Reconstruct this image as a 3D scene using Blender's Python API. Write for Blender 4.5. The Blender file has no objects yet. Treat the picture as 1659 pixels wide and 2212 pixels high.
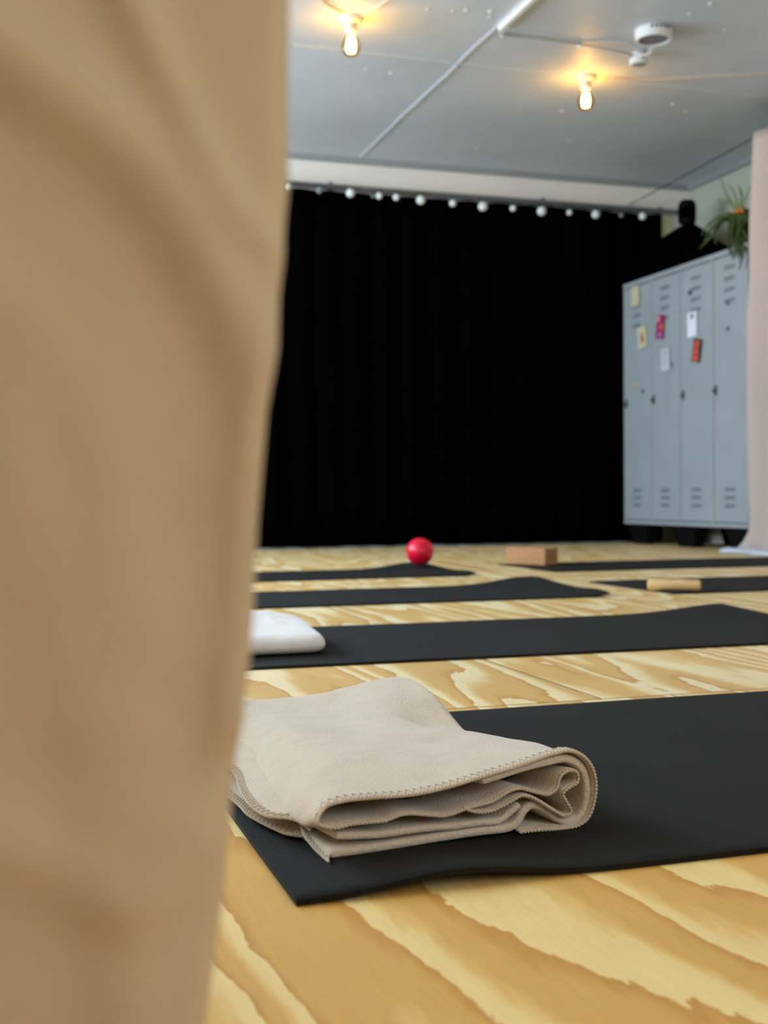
import bpy, bmesh, math, random
import numpy as np
from mathutils import Vector, Matrix, noise
random.seed(7)
S = bpy.context.scene
COL = S.collection
PI = math.pi

# ------------------------------------------------------------------ camera
F_PX, PITCH, YAW, ROLL, CAM_H = 2583.0, -.0137, .308, -.0064, .321
CP = Vector((0, 0, CAM_H))
_R = Vector((math.cos(YAW), -math.sin(YAW), 0))
_F = Vector((math.sin(YAW)*math.cos(PITCH), math.cos(YAW)*math.cos(PITCH), math.sin(PITCH)))
_U = _R.cross(_F)
R2 = _R*math.cos(ROLL) + _U*math.sin(ROLL)
U2 = -_R*math.sin(ROLL) + _U*math.cos(ROLL)
cam = bpy.data.cameras.new('camera')
co = bpy.data.objects.new('camera', cam); COL.objects.link(co)
m = Matrix.Identity(4)
for i in range(3):
    m[i][0] = R2[i]; m[i][1] = U2[i]; m[i][2] = -_F[i]; m[i][3] = CP[i]
co.matrix_world = m
cam.sensor_fit = 'HORIZONTAL'; cam.sensor_width = 18.0
cam.lens = F_PX/1659*18.0
cam.clip_start = .02
cam.dof.use_dof = True
cam.dof.focus_distance = 1.35
cam.dof.aperture_fstop = 4.4
S.camera = co

# ------------------------------------------------------------------ world, daylight, exposure
S.view_settings.view_transform = 'Standard'
S.view_settings.look = 'None'
S.view_settings.gamma = 1
S.view_settings.exposure = 0.06
w = bpy.data.worlds.new('world'); S.world = w; w.use_nodes = True
w.node_tree.nodes['Background'].inputs[0].default_value = (.55, .72, 1, 1)
w.node_tree.nodes['Background'].inputs[1].default_value = 1.6

def area(name, loc, rot, sx, sy, power, col):
    l = bpy.data.lights.new(name, 'AREA'); l.shape = 'RECTANGLE'; l.size = sx; l.size_y = sy
    l.energy = power; l.color = col
    o = bpy.data.objects.new(name, l); COL.objects.link(o); o.location = loc; o.rotation_euler = rot
    return o
# daylight entering through the two windows of the left wall; the last is an added fill behind the camera
area('window_and_fill_light', (-1.22, 5.4, 1.5), (0, -PI/2, 0), 1.3, 2.8, 150, (.66, .83, 1))
area('window_and_fill_light', (-1.22, 2.2, 1.5), (0, -PI/2, 0), 1.3, 2.2, 40, (.76, .89, 1))
area('window_and_fill_light', (1.6, -1.52, 1.5), (PI/2, 0, 0), 2.4, 1.3, 21, (1, .95, .88))  # unseen fill light, added to brighten the near curtain and floor

# ------------------------------------------------------------------ helpers
def lin(r, g, b):
    f = lambda c: (c/255/12.92) if c/255 <= .04045 else ((c/255+.055)/1.055)**2.4
    return (f(r), f(g), f(b), 1)

def ray(u, v):
    return _F + R2*((u-829.5)/F_PX) - U2*((v-1106)/F_PX)
def on(u, v, axis, val):          # the real point of the room where a line of sight meets a plane
    d = ray(u, v); t = (val-CP[axis])/d[axis]
    return CP + d*t

class NT:
    def __init__(s, name):
        s.m = bpy.data.materials.new(name); s.m.use_nodes = True
        s.t = s.m.node_tree; s.b = s.t.nodes['Principled BSDF']
    def n(s, kind, **kw):
        x = s.t.nodes.new(kind)
        for k, v in kw.items():
            if k.startswith('i_'):
                key = k[2:].replace('_', ' ')
                x.inputs[int(key) if key.isdigit() else key].default_value = v
            else: setattr(x, k, v)
        return x
    def l(s, a, b): s.t.links.new(a, b)
    def math(s, op, a, b=None, c=None):
        x = s.t.nodes.new('ShaderNodeMath'); x.operation = op
        for i, q in enumerate((a, b, c)):
            if q is None: continue
            if isinstance(q, (int, float)): x.inputs[i].default_value = q
            else: s.l(q, x.inputs[i])
        return x.outputs[0]

def simple(name, rgb, rough=.6, metal=0, var=.06, vscale=12, bump=0, bscale=200, sheen=0, spec=.5, stretch=(1, 1, 1), coord='Object'):
    k = NT(name)
    tc = k.n('ShaderNodeTexCoord'); mp = k.n('ShaderNodeMapping'); mp.inputs['Scale'].default_value = stretch
    k.l(tc.outputs[coord], mp.inputs[0])
    no = k.n('ShaderNodeTexNoise', i_Scale=vscale, i_Detail=4.0)
    k.l(mp.outputs[0], no.inputs['Vector'])
    c = lin(*rgb)
    rp = k.n('ShaderNodeValToRGB')
    rp.color_ramp.elements[0].position = .3; rp.color_ramp.elements[1].position = .7
    rp.color_ramp.elements[0].color = tuple(x*(1-var) for x in c[:3])+(1,)
    rp.color_ramp.elements[1].color = tuple(min(1, x*(1+var)) for x in c[:3])+(1,)
    k.l(no.outputs[0], rp.inputs[0]); k.l(rp.outputs[0], k.b.inputs['Base Color'])
    k.b.inputs['Roughness'].default_value = rough; k.b.inputs['Metallic'].default_value = metal
    k.b.inputs['Specular IOR Level'].default_value = spec
    if sheen:
        k.b.inputs['Sheen Weight'].default_value = sheen; k.b.inputs['Sheen Roughness'].default_value = .5
    if bump:
        n2 = k.n('ShaderNodeTexNoise', i_Scale=bscale, i_Detail=3.0)
        k.l(mp.outputs[0], n2.inputs['Vector'])
        bp = k.n('ShaderNodeBump', i_Strength=bump, i_Distance=.002)
        k.l(n2.outputs[0], bp.inputs['Height']); k.l(bp.outputs[0], k.b.inputs['Normal'])
    return k.m

def emis(name, rgb, st):
    k = NT(name); k.b.inputs['Base Color'].default_value = lin(*rgb)
    k.b.inputs['Emission Color'].default_value = lin(*rgb); k.b.inputs['Emission Strength'].default_value = st
    return k.m

def obj(name, bm, mat, parent=None, smooth=False, bevel=0):
    me = bpy.data.meshes.new(name)
    bmesh.ops.recalc_face_normals(bm, faces=bm.faces)
    bm.to_mesh(me); bm.free()
    if mat: me.materials.append(mat)
    o = bpy.data.objects.new(name, me); COL.objects.link(o)
    if parent: o.parent = parent
    if smooth:
        for p in me.polygons: p.use_smooth = True
    if bevel:
        b = o.modifiers.new('bevel', 'BEVEL'); b.width = bevel; b.segments = 2; b.limit_method = 'ANGLE'
    return o
def thing(name, label, cat, loc=(0, 0, 0), group=None):
    o = bpy.data.objects.new(name, None); COL.objects.link(o); o.location = loc
    o.empty_display_size = .05
    o['label'] = label; o['category'] = cat
    if group: o['group'] = group
    return o
def tag(o, label, cat, group=None):
    o['label'] = label; o['category'] = cat
    if group: o['group'] = group
    return o
def struct(name, bm, mat, parent=None, **kw):
    o = obj(name, bm, mat, parent, **kw)
    if not parent: o['kind'] = 'structure'
    return o
def box(bm, a, b, off=(0, 0, 0)):
    vs = [bm.verts.new((x-off[0], y-off[1], z-off[2])) for x in (a[0], b[0]) for y in (a[1], b[1]) for z in (a[2], b[2])]
    for f in ((0, 1, 3, 2), (4, 6, 7, 5), (0, 4, 5, 1), (2, 3, 7, 6), (0, 2, 6, 4), (1, 5, 7, 3)):
        bm.faces.new([vs[i] for i in f])
def newbox(a, b, off=(0, 0, 0)):
    bm = bmesh.new(); box(bm, a, b, off); return bm
def grid(bm, pts):                 # pts[i][j] -> verts
    V = [[bm.verts.new(p) for p in row] for row in pts]
    for i in range(len(V)-1):
        for j in range(len(V[0])-1):
            bm.faces.new((V[i][j], V[i][j+1], V[i+1][j+1], V[i+1][j]))
    return V
def tube(bm, pts, r, n=8, closed_ends=True):
    pts = [Vector(p) for p in pts]
    rings = []
    up = None
    for i, p in enumerate(pts):
        t = (pts[min(i+1, len(pts)-1)]-pts[max(i-1, 0)])
        if t.length < 1e-9: t = Vector((0, 0, 1))
        t.normalize()
        if up is None:
            up = Vector((0, 0, 1)) if abs(t.z) < .9 else Vector((1, 0, 0))
        side = t.cross(up)
        if side.length < 1e-6: side = t.orthogonal()
        side.normalize(); up = side.cross(t).normalized()
        rr = r[i] if isinstance(r, (list, tuple)) else r
        rings.append([bm.verts.new(p+side*(rr*math.cos(2*PI*k/n))+up*(rr*math.sin(2*PI*k/n))) for k in range(n)])
    for a, b in zip(rings, rings[1:]):
        for k in range(n): bm.faces.new((a[k], a[(k+1) % n], b[(k+1) % n], b[k]))
    if closed_ends:
        bm.faces.new(rings[0]); bm.faces.new(rings[-1])
def lathe(bm, prof, n=32, c=(0, 0, 0), axis='z'):
    rings = []
    for r, h in prof:
        ring = []
        for k in range(n):
            a = 2*PI*k/n
            p = (r*math.cos(a), r*math.sin(a), h)
            if axis == 'x': p = (h, p[0], p[1])
            if axis == 'y': p = (p[0], h, p[1])
            ring.append(bm.verts.new((p[0]+c[0], p[1]+c[1], p[2]+c[2])))
        rings.append(ring)
    for a, b in zip(rings, rings[1:]):
        for k in range(n): bm.faces.new((a[k], a[(k+1) % n], b[(k+1) % n], b[k]))
    bm.faces.new(rings[0]); bm.faces.new(rings[-1])
def smoothline(pts, n):            # Catmull-Rom resampled to n points by arc length
    P = [np.array(p, float) for p in pts]
    P = [2*P[0]-P[1]]+P+[2*P[-1]-P[-2]]
    out = []
    for i in range(1, len(P)-2):
        for t in np.linspace(0, 1, 12, endpoint=False):
            a, b, c, d = P[i-1:i+3]
            out.append(.5*((2*b)+(-a+c)*t+(2*a-5*b+4*c-d)*t*t+(-a+3*b-3*c+d)*t**3))
    out.append(P[-2]); out = np.array(out)
    s = np.concatenate([[0], np.cumsum(np.linalg.norm(np.diff(out, axis=0), axis=1))])
    q = np.linspace(0, s[-1], n)
    return np.stack([np.interp(q, s, out[:, k]) for k in range(out.shape[1])], 1)
def nz(x, y, z=0): return noise.noise(Vector((x, y, z)))

# ------------------------------------------------------------------ room dimensions
X0, X1, Y0, Y1, ZC = -1.3, 4.41, -1.6, 7.05, 2.375

# floor material: untreated plywood sheets with cathedral grain running along the room
def plywood():
    k = NT('plywood')
    tc = k.n('ShaderNodeTexCoord'); sp = k.n('ShaderNodeSeparateXYZ'); k.l(tc.outputs['Object'], sp.inputs[0])
    X, Y = sp.outputs[0], sp.outputs[1]
    yy = k.math('DIVIDE', k.math('SUBTRACT', Y, 1.679), 2.44)
    ry = k.math('FLOOR', yy)
    xs = k.math('SUBTRACT', X, .8905)
    xx = k.math('ADD', k.math('DIVIDE', xs, 1.22), k.math('MULTIPLY', ry, .1))
    rx = k.math('FLOOR', xx)
    fy = k.math('FRACT', yy); fx = k.math('FRACT', xx)
    dx = k.math('MULTIPLY', k.math('MINIMUM', fx, k.math('SUBTRACT', 1, fx)), 1.22)
    dy = k.math('MULTIPLY', k.math('MINIMUM', fy, k.math('SUBTRACT', 1, fy)), 2.44)
    edge = k.math('MINIMUM', dx, dy)
    seam = k.math('LESS_THAN', edge, .0019)
    cell = k.math('ADD', k.math('MULTIPLY', rx, 7.31), k.math('MULTIPLY', ry, 13.7))
    # warped coordinates
    cb = k.n('ShaderNodeCombineXYZ'); k.l(X, cb.inputs[0]); k.l(Y, cb.inputs[1]); k.l(cell, cb.inputs[2])
    m1 = k.n('ShaderNodeMapping'); m1.inputs['Scale'].default_value = (3.8, .42, 1); m1.inputs['Rotation'].default_value = (0, 0, .10)
    k.l(cb.outputs[0], m1.inputs[0])
    n1 = k.n('ShaderNodeTexNoise', i_Scale=1.0, i_Detail=1.6, i_Roughness=.42, i_Distortion=.35); k.l(m1.outputs[0], n1.inputs['Vector'])
    m2 = k.n('ShaderNodeMapping'); m2.inputs['Scale'].default_value = (13, 3.2, 1); k.l(cb.outputs[0], m2.inputs[0])
    n2 = k.n('ShaderNodeTexNoise', i_Scale=1.0, i_Detail=5.0, i_Roughness=.6); k.l(m2.outputs[0], n2.inputs['Vector'])
    v = k.math('ADD', k.math('MULTIPLY', n1.outputs[0], 11.0), k.math('MULTIPLY', n2.outputs[0], 1.25))
    v = k.math('ADD', v, k.math('MULTIPLY', X, 7.0))
    fr = k.math('FRACT', v)
    rp = k.n('ShaderNodeValToRGB'); e = rp.color_ramp.elements
    LIGHT, MID, DARK = lin(250, 232, 182), lin(238, 206, 142), lin(210, 160, 88)
    e[0].position = 0; e[0].color = LIGHT
    e[1].position = 1; e[1].color = LIGHT
    for p, c in ((.22, lin(247, 226, 174)), (.34, MID), (.50, lin(226, 184, 114)), (.80, lin(224, 182, 112)), (.93, DARK), (.960, DARK), (.968, LIGHT)):
        x = e.new(p); x.color = c
    k.l(fr, rp.inputs[0])
    # fine fibres + broad tone changes
    m3 = k.n('ShaderNodeMapping'); m3.inputs['Scale'].default_value = (300, 18, 1); k.l(cb.outputs[0], m3.inputs[0])
    n3 = k.n('ShaderNodeTexNoise', i_Scale=1.0, i_Detail=3.0); k.l(m3.outputs[0], n3.inputs['Vector'])
    n4 = k.n('ShaderNodeTexNoise', i_Scale=2.2, i_Detail=2.0); k.l(cb.outputs[0], n4.inputs['Vector'])
    f1 = k.math('ADD', k.math('MULTIPLY', n3.outputs[0], .20), .90)
    f2 = k.math('ADD', k.math('MULTIPLY', n4.outputs[0], .30), .85)
    ff = k.math('MULTIPLY', f1, f2)
    mx = k.n('ShaderNodeMix', data_type='RGBA', blend_type='MULTIPLY'); mx.inputs[0].default_value = 1
    cc = k.n('ShaderNodeCombineColor'); [k.l(ff, cc.inputs[i]) for i in range(3)]
    k.l(rp.outputs[0], mx.inputs[6]); k.l(cc.outputs[0], mx.inputs[7])
    # warm light on the near floor, painted into the colour as a tint
    near_warm = k.math('LESS_THAN', Y, 1.30)
    mg = k.n('ShaderNodeMix', data_type='RGBA', blend_type='MULTIPLY'); k.l(k.math('MULTIPLY', near_warm, 1.0), mg.inputs[0])
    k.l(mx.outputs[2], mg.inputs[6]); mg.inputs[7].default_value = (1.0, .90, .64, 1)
    # small stains
    n5 = k.n('ShaderNodeTexNoise', i_Scale=9.0, i_Detail=3.0); k.l(cb.outputs[0], n5.inputs['Vector'])
    st = k.n('ShaderNodeMapRange', clamp=True); st.inputs[1].default_value = .70; st.inputs[2].default_value = .80; st.inputs[4].default_value = .35
    k.l(n5.outputs[0], st.inputs[0])
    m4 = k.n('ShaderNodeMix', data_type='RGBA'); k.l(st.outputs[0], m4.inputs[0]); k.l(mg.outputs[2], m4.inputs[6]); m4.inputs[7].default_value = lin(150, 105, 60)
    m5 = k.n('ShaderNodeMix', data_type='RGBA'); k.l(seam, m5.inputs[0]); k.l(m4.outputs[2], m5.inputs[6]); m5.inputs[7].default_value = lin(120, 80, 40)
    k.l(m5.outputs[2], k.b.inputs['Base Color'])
    k.b.inputs['Roughness'].default_value = .46
    bp = k.n('ShaderNodeBump', i_Strength=.25, i_Distance=.002)
    h = k.math('SUBTRACT', k.math('MULTIPLY', n3.outputs[0], .5), k.math('MULTIPLY', seam, 2.0))
    k.l(h, bp.inputs['Height']); k.l(bp.outputs[0], k.b.inputs['Normal'])
    return k.m

def ceiling_mat():
    k = NT('painted_ceiling')
    tc = k.n('ShaderNodeTexCoord')
    n = k.n('ShaderNodeTexNoise', i_Scale=1.6, i_Detail=5.0); k.l(tc.outputs['Object'], n.inputs['Vector'])
    rp = k.n('ShaderNodeValToRGB'); e = rp.color_ramp.elements
    e[0].position = .3; e[0].color = lin(186, 194, 204); e[1].position = .7; e[1].color = lin(200, 207, 216)
    k.l(n.outputs[0], rp.inputs[0]); k.l(rp.outputs[0], k.b.inputs['Base Color'])
    k.b.inputs['Roughness'].default_value = .55
    k.b.inputs['Specular IOR Level'].default_value = .45
    mp = k.n('ShaderNodeMapping'); mp.inputs['Scale'].default_value = (1, 3, 1); k.l(tc.outputs['Object'], mp.inputs[0])
    n2 = k.n('ShaderNodeTexNoise', i_Scale=5.0, i_Detail=6.0); k.l(mp.outputs[0], n2.inputs['Vector'])
    bp = k.n('ShaderNodeBump', i_Strength=.22, i_Distance=.02); k.l(n2.outputs[0], bp.inputs['Height'])
    k.l(bp.outputs[0], k.b.inputs['Normal'])
    return k.m

def mat_rubber():
    k = NT('ribbed_rubber')
    tc = k.n('ShaderNodeTexCoord')
    n = k.n('ShaderNodeTexNoise', i_Scale=6.0, i_Detail=5.0); k.l(tc.outputs['Object'], n.inputs['Vector'])
    rp = k.n('ShaderNodeValToRGB'); e = rp.color_ramp.elements
    e[0].position = .3; e[0].color = lin(18, 18, 13); e[1].position = .75; e[1].color = lin(29, 29, 21)
    k.l(n.outputs[0], rp.inputs[0])
    # pale lint and scuffs
    mp = k.n('ShaderNodeMapping'); mp.inputs['Scale'].default_value = (26, 90, 20); mp.inputs['Rotation'].default_value = (0, 0, .6)
    k.l(tc.outputs['Object'], mp.inputs[0])
    n2 = k.n('ShaderNodeTexNoise', i_Scale=1.0, i_Detail=2.0); k.l(mp.outputs[0], n2.inputs['Vector'])
    mr = k.n('ShaderNodeMapRange', clamp=True); mr.inputs[1].default_value = .76; mr.inputs[2].default_value = .86; mr.inputs[4].default_value = .35
    k.l(n2.outputs[0], mr.inputs[0])
    mx = k.n('ShaderNodeMix', data_type='RGBA'); k.l(mr.outputs[0], mx.inputs[0]); k.l(rp.outputs[0], mx.inputs[6]); mx.inputs[7].default_value = lin(130, 130, 120)
    k.l(mx.outputs[2], k.b.inputs['Base Color'])
    k.b.inputs['Roughness'].default_value = .72; k.b.inputs['Specular IOR Level'].default_value = .24
    wv = k.n('ShaderNodeTexWave', i_Scale=140.0, i_Distortion=.3, i_Detail=1.0); wv.bands_direction = 'X'
    w2 = k.n('ShaderNodeTexWave', i_Scale=140.0, i_Distortion=.3, i_Detail=1.0); w2.bands_direction = 'Y'
    k.l(tc.outputs['Object'], wv.inputs['Vector']); k.l(tc.outputs['Object'], w2.inputs['Vector'])
    h = k.math('MULTIPLY', wv.outputs['Fac'], k.math('ADD', k.math('MULTIPLY', w2.outputs['Fac'], .4), .6))
    bp = k.n('ShaderNodeBump', i_Strength=1.0, i_Distance=.0016); k.l(h, bp.inputs['Height']); k.l(bp.outputs[0], k.b.inputs['Normal'])
    return k.m

M = dict(
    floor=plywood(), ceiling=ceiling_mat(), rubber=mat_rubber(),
    wall=simple('wall_paint_pinkish', (241, 235, 226), .7, var=.03, vscale=2),
    wallg=simple('wall_paint_pale_green', (176, 180, 160), .7, var=.03, vscale=2),
    trimg=simple('pale_green_paint', (224, 234, 180), .6, var=.03),
    cove=simple('cove_paint', (150, 156, 158), .6, var=.04),
    black=simple('black_molton', (3, 3, 3), .95, var=.2, spec=.0),
    blackpl=simple('black_plastic', (9, 8, 10), .7, var=.1, spec=.1),
    white=simple('white_plastic', (225, 225, 222), .45, var=.03),
    ceramic=simple('white_ceramic', (222, 214, 200), .35, var=.03),
    beige=simple('beige_curtain_cloth', (203, 184, 150), .9, var=.035, vscale=30, bump=.15, bscale=900, sheen=.15),
    pink=simple('pinkish_curtain_cloth', (186, 170, 160), .9, var=.05, vscale=8, stretch=(1, 1, .2), sheen=.1),
    fleece=simple('beige_fleece', (221, 206, 182), .95, var=.045, vscale=26, bump=1.0, bscale=340, sheen=.35, stretch=(1, 1.6, 1)),
    fleece2=simple('off_white_fleece', (232, 228, 222), .95, var=.04, vscale=26, bump=.5, bscale=300, sheen=.3),
    thread=simple('beige_stitching_thread', (208, 194, 170), .8, var=.12, vscale=600),
    steel=simple('grey_locker_enamel', (158, 165, 168), .38, var=.045, vscale=5),
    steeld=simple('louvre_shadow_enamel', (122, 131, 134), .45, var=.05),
    darkmetal=simple('dark_metal', (38, 38, 40), .4, metal=.4),
    rail=simple('grey_steel_rail', (118, 122, 126), .35, metal=.5),
    globe=simple('opal_globe', (222, 228, 224), .25, var=.02),
    red=simple('red_rubber', (224, 12, 52), .28, var=.10, vscale=20),
    cork=simple('cork', (182, 132, 88), .85, var=.16, vscale=70, bump=.3, bscale=220),
    wood=simple('pale_wood', (218, 180, 124), .6, var=.12, vscale=18, stretch=(1, 6, 6)),
    leaf=simple('green_leaf', (60, 76, 24), .45, var=.4, vscale=6),
    leafp=simple('pale_leaf', (128, 140, 92), .5, var=.3, vscale=6),
    wicker=simple('woven_tan_basket', (160, 132, 96), .8, var=.2, vscale=60, bump=.8, bscale=120),
    flower=simple('orange_flower', (226, 130, 34), .6, var=.15, vscale=60),
)

# ------------------------------------------------------------------ room shell
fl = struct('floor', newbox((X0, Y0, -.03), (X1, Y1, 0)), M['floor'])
struct('ceiling', newbox((X0, Y0, ZC), (X1, Y1, ZC+.05)), M['ceiling'])
struct('wall_back', newbox((X0, Y1, 0), (X1, Y1+.1, ZC)), M['wall'])
struct('wall_right', newbox((X1, Y0, 0), (X1+.1, Y1+.1, ZC)), M['wallg'])
def wall_open(name, axis, pos, th, lo, hi, opens, z0, z1, mat):
    bm = bmesh.new()
    def b(a0, a1, za, zb):
        if axis == 'x': box(bm, (pos, a0, za), (pos+th, a1, zb))
        else: box(bm, (a0, pos, za), (a1, pos+th, zb))
    b(lo, hi, 0, z0); b(lo, hi, z1, ZC)
    cur = lo
    for a, c in opens: b(cur, a, z0, z1); cur = c
    b(cur, hi, z0, z1)
    return struct(name, bm, mat)
wall_open('wall_left', 'x', X0-.1, .1, Y0, Y1, [(1.1, 3.3), (4.0, 6.8)], .85, 2.15, M['wall'])
wall_open('wall_front', 'y', Y0-.1, .1, X0, X1, [(.4, 2.8)], .85, 2.15, M['wall'])
def window(name, axis, pos, a, c, z0, z1):
    bm = bmesh.new(); t = .05
    def b(p, q, r, s, d=.06):
        if axis == 'x': box(bm, (pos-d/2, p, r), (pos+d/2, q, s))
        else: box(bm, (p, pos-d/2, r), (q, pos+d/2, s))
    b(a, c, z0, z0+t); b(a, c, z1-t, z1); b(a, a+t, z0+t, z1-t); b(c-t, c, z0+t, z1-t)
    mid = (a+c)/2; b(mid-t/2, mid+t/2, z0+t, z1-t)
    struct(name, bm, M['white'])
window('window_1', 'x', X0-.05, 1.1, 3.3, .85, 2.15)
window('window_2', 'x', X0-.05, 4.0, 6.8, .85, 2.15)
window('added_window', 'y', Y0-.05, .4, 2.8, .85, 2.15)  # made-up window, added to frame the fill light behind the camera

# cove moulding where the ceiling meets the back and right wall
bm = bmesh.new()
prof = [(0, 0), (0, -.02), (-.012, -.028), (-.03, -.022), (-.06, 0)]
pts = [[(x, Y1+d, ZC+z) for x in (X0, X1)] for d, z in prof]
grid(bm, pts); struct('trim_1', bm, M['cove'])
bm = bmesh.new()
pts = [[(X1+d, y, ZC+z) for y in (Y0, Y1)] for d, z in prof]
grid(bm, pts); struct('trim_2', bm, M['cove'])
struct('trim_3', newbox((4.172, Y1-.02, 0), (4.25, Y1, 2.168)), M['trimg'])
struct('baseboard_back', newbox((X0, Y1-.014, 0), (4.17, Y1, .035)), simple('pale_blue_baseboard', (170, 190, 205), .5))
struct('baseboard_right', newbox((X1-.014, 4.5, 0), (X1, Y1-.02, .06)), M['wall'])
# ceiling board joints: a filled joint along the room and two across
def strip(name, pts, wdt, h, mat):
    bm = bmesh.new(); rows = []
    for i, p in enumerate(pts):
        a = Vector(pts[max(i-1, 0)]); b = Vector(pts[min(i+1, len(pts)-1)]); t = (b-a).normalized(); s = Vector((t.y, -t.x, 0))
        p = Vector(p)
        rows.append([p-s*wdt/2, p-s*wdt/4-Vector((0, 0, h)), p+s*wdt/4-Vector((0, 0, h)), p+s*wdt/2])
    grid(bm, rows); return struct(name, bm, mat, smooth=True)
mseam = M['ceiling']
strip('trim_4', [(2.085+.012*nz(y*3, 0), y, ZC) for y in np.linspace(Y0+.01, 6.97, 60)], .03, .005, mseam)
strip('trim_5', [(x, 5.335+.01*nz(x*2, 5), ZC) for x in np.linspace(X0+.01, X1-.07, 60)], .016, .004, mseam)
strip('trim_6', [(x, 2.9+.01*nz(x*2, 9), ZC) for x in np.linspace(X0+.01, X1-.07, 40)], .016, .004, mseam)

# ------------------------------------------------------------------ black backdrop curtain and its rail
bm = bmesh.new(); rows = []
N = 420
for zi in range(12):
    z = np.interp(zi, [0, 11], [2.165, 0.012]); row = []
    for i in range(N+1):
        x = -1.25+(4.168+1.25)*i/N
        zz = z+(.010*abs(nz(x*2.2, 3)) if zi == 11 else 0)
        row.append((x, Y1-.040-.010*math.sin(x*34+2*nz(x, z*.4))-.006*nz(x*3, z), zz))
    rows.append(row)
grid(bm, rows)
o = obj('backdrop_curtain', bm, M['black'], smooth=True)
tag(o, 'wide matte black backdrop curtain covering the far wall', 'curtain')
s = o.modifiers.new('s', 'SOLIDIFY'); s.thickness = .003
rl = thing('curtain_rail', 'long grey rail above the black backdrop curtain', 'curtain rail', (1.3, Y1-.09, 2.178))
bm = bmesh.new(); box(bm, (-2.55, -.02, -.013), (2.99, .02, .013)); obj('rail', bm, M['rail'], rl, bevel=.003)
for x in (-2.2, -.8, .6, 2.0, 2.85):
    obj('bracket', newbox((x-.01, .02, -.01), (x+.01, .09, .035)), M['rail'], rl)

# white globe string lights hanging on the rail
gx = [(620, 403, 18), (690, 411, 17), (757, 417, 22), (806, 424, 9), (819, 423, 17), (856, 426, 17), (909, 432, 23), (978, 439, 18), (1043, 446, 24),
      (1108, 450, 16), (1170, 456, 24), (1230, 459, 15), (1287, 463, 22), (1342, 465, 13), (1388, 467, 20)]
sl = thing('string_lights', 'string of unlit white globe lights along the top of the black backdrop', 'string lights', (1.3, Y1-.125, 2.17))
mdim = simple('smoky_globe', (120, 128, 128), .2)
cord = []
for i, (u, v, d) in enumerate(gx):
    p = on(u, v, 1, Y1-.14); r = d/2*7.35/F_PX*.85
    bm = bmesh.new(); bmesh.ops.create_uvsphere(bm, u_segments=20, v_segments=14, radius=r, matrix=Matrix.Translation(p-sl.location))
    g = obj('globe', bm, mdim if i in (1, 3, 13) else M['globe'], sl, smooth=True)
    if i in (1, 3, 13): g['label'] = 'dim smoky grey globe'
    bm = bmesh.new(); lathe(bm, [(.006, 0), (.007, .004), (.006, .016)], 10, p-sl.location+Vector((0, 0, r-.003)))
    obj('cap', bm, M['darkmetal'], g)
    cord.append(p-sl.location+Vector((0, .004, r+.012)))
cp = [Vector((-2.5, 0, .005))]
for a, b in zip(cord, cord[1:]):
    cp += [a, (a+b)/2-Vector((0, 0, .006))]
cp.append(cord[-1]); bm = bmesh.new(); tube(bm, cp, .0025, 6); obj('cord', bm, M['darkmetal'], sl)

# ------------------------------------------------------------------ wire with pinkish curtain on the right
XW = 3.83
bm = bmesh.new()
tube(bm, [Vector(on(1358, 443, 1, Y1))-Vector((0, .0, 0)), (3.93, 6.6, 2.228), (3.86, 5.4, 2.235), (XW, Y0+.0, 2.24)], .0035, 6)
o = obj('curtain_wire', bm, M['darkmetal']); tag(o, 'thin dark wire running from the far wall to the pink curtain', 'wire')
bm = bmesh.new(); rows = []
yf = 5.53
for zi in range(40):
    t = zi/39; z = 2.232*(1-t)+.004*t; row = []
    for i in range(241):
        s_ = i/240; y = yf-s_*3.2
        fl_ = max(0, (.14-z)/.14)**1.6 if z < .14 else 0
        x = XW-.035*math.sin(s_*3.2*26+1.2*nz(y, z*.6))-.010*nz(y*9, z*2)-fl_*.06
        yy = y+fl_*.06*math.exp(-s_*12)+.012*nz(3, z*3)*math.exp(-s_*8)+.02*t*math.exp(-s_*8)*0
        if z > 2.2: x = XW+(x-XW)*.7
        row.append((x, yy, z if zi < 38 else max(z, .006)+.004*abs(nz(y*14, 2))))
    rows.append(row)
grid(bm, rows)
pc = obj('room_curtain', bm, M['pink'], smooth=True)
tag(pc, 'pale pink floor-length curtain hanging at the right beside the lockers', 'curtain')
s = pc.modifiers.new('s', 'SOLIDIFY'); s.thickness = .002
# pooled hem of the curtain on the floor
bm = bmesh.new(); rows = []
for j in range(9):
    a = j/8*PI
    rows.append([(XW-.09-.055*math.sin(y*17)*.4-.045*math.cos(a), y, .004+.026*math.sin(a)*(1+.3*nz(y*9, 1))) for y in np.linspace(5.60, 2.6, 120)])
grid(bm, rows); o = obj('pooled_hem', bm, simple('pale_blue_hem_lining', (196, 204, 214), .85, var=.05), pc, smooth=True)
o['label'] = 'pale bluish hem pooled on the floor'
s = o.modifiers.new('s', 'SOLIDIFY'); s.thickness = .002

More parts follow.
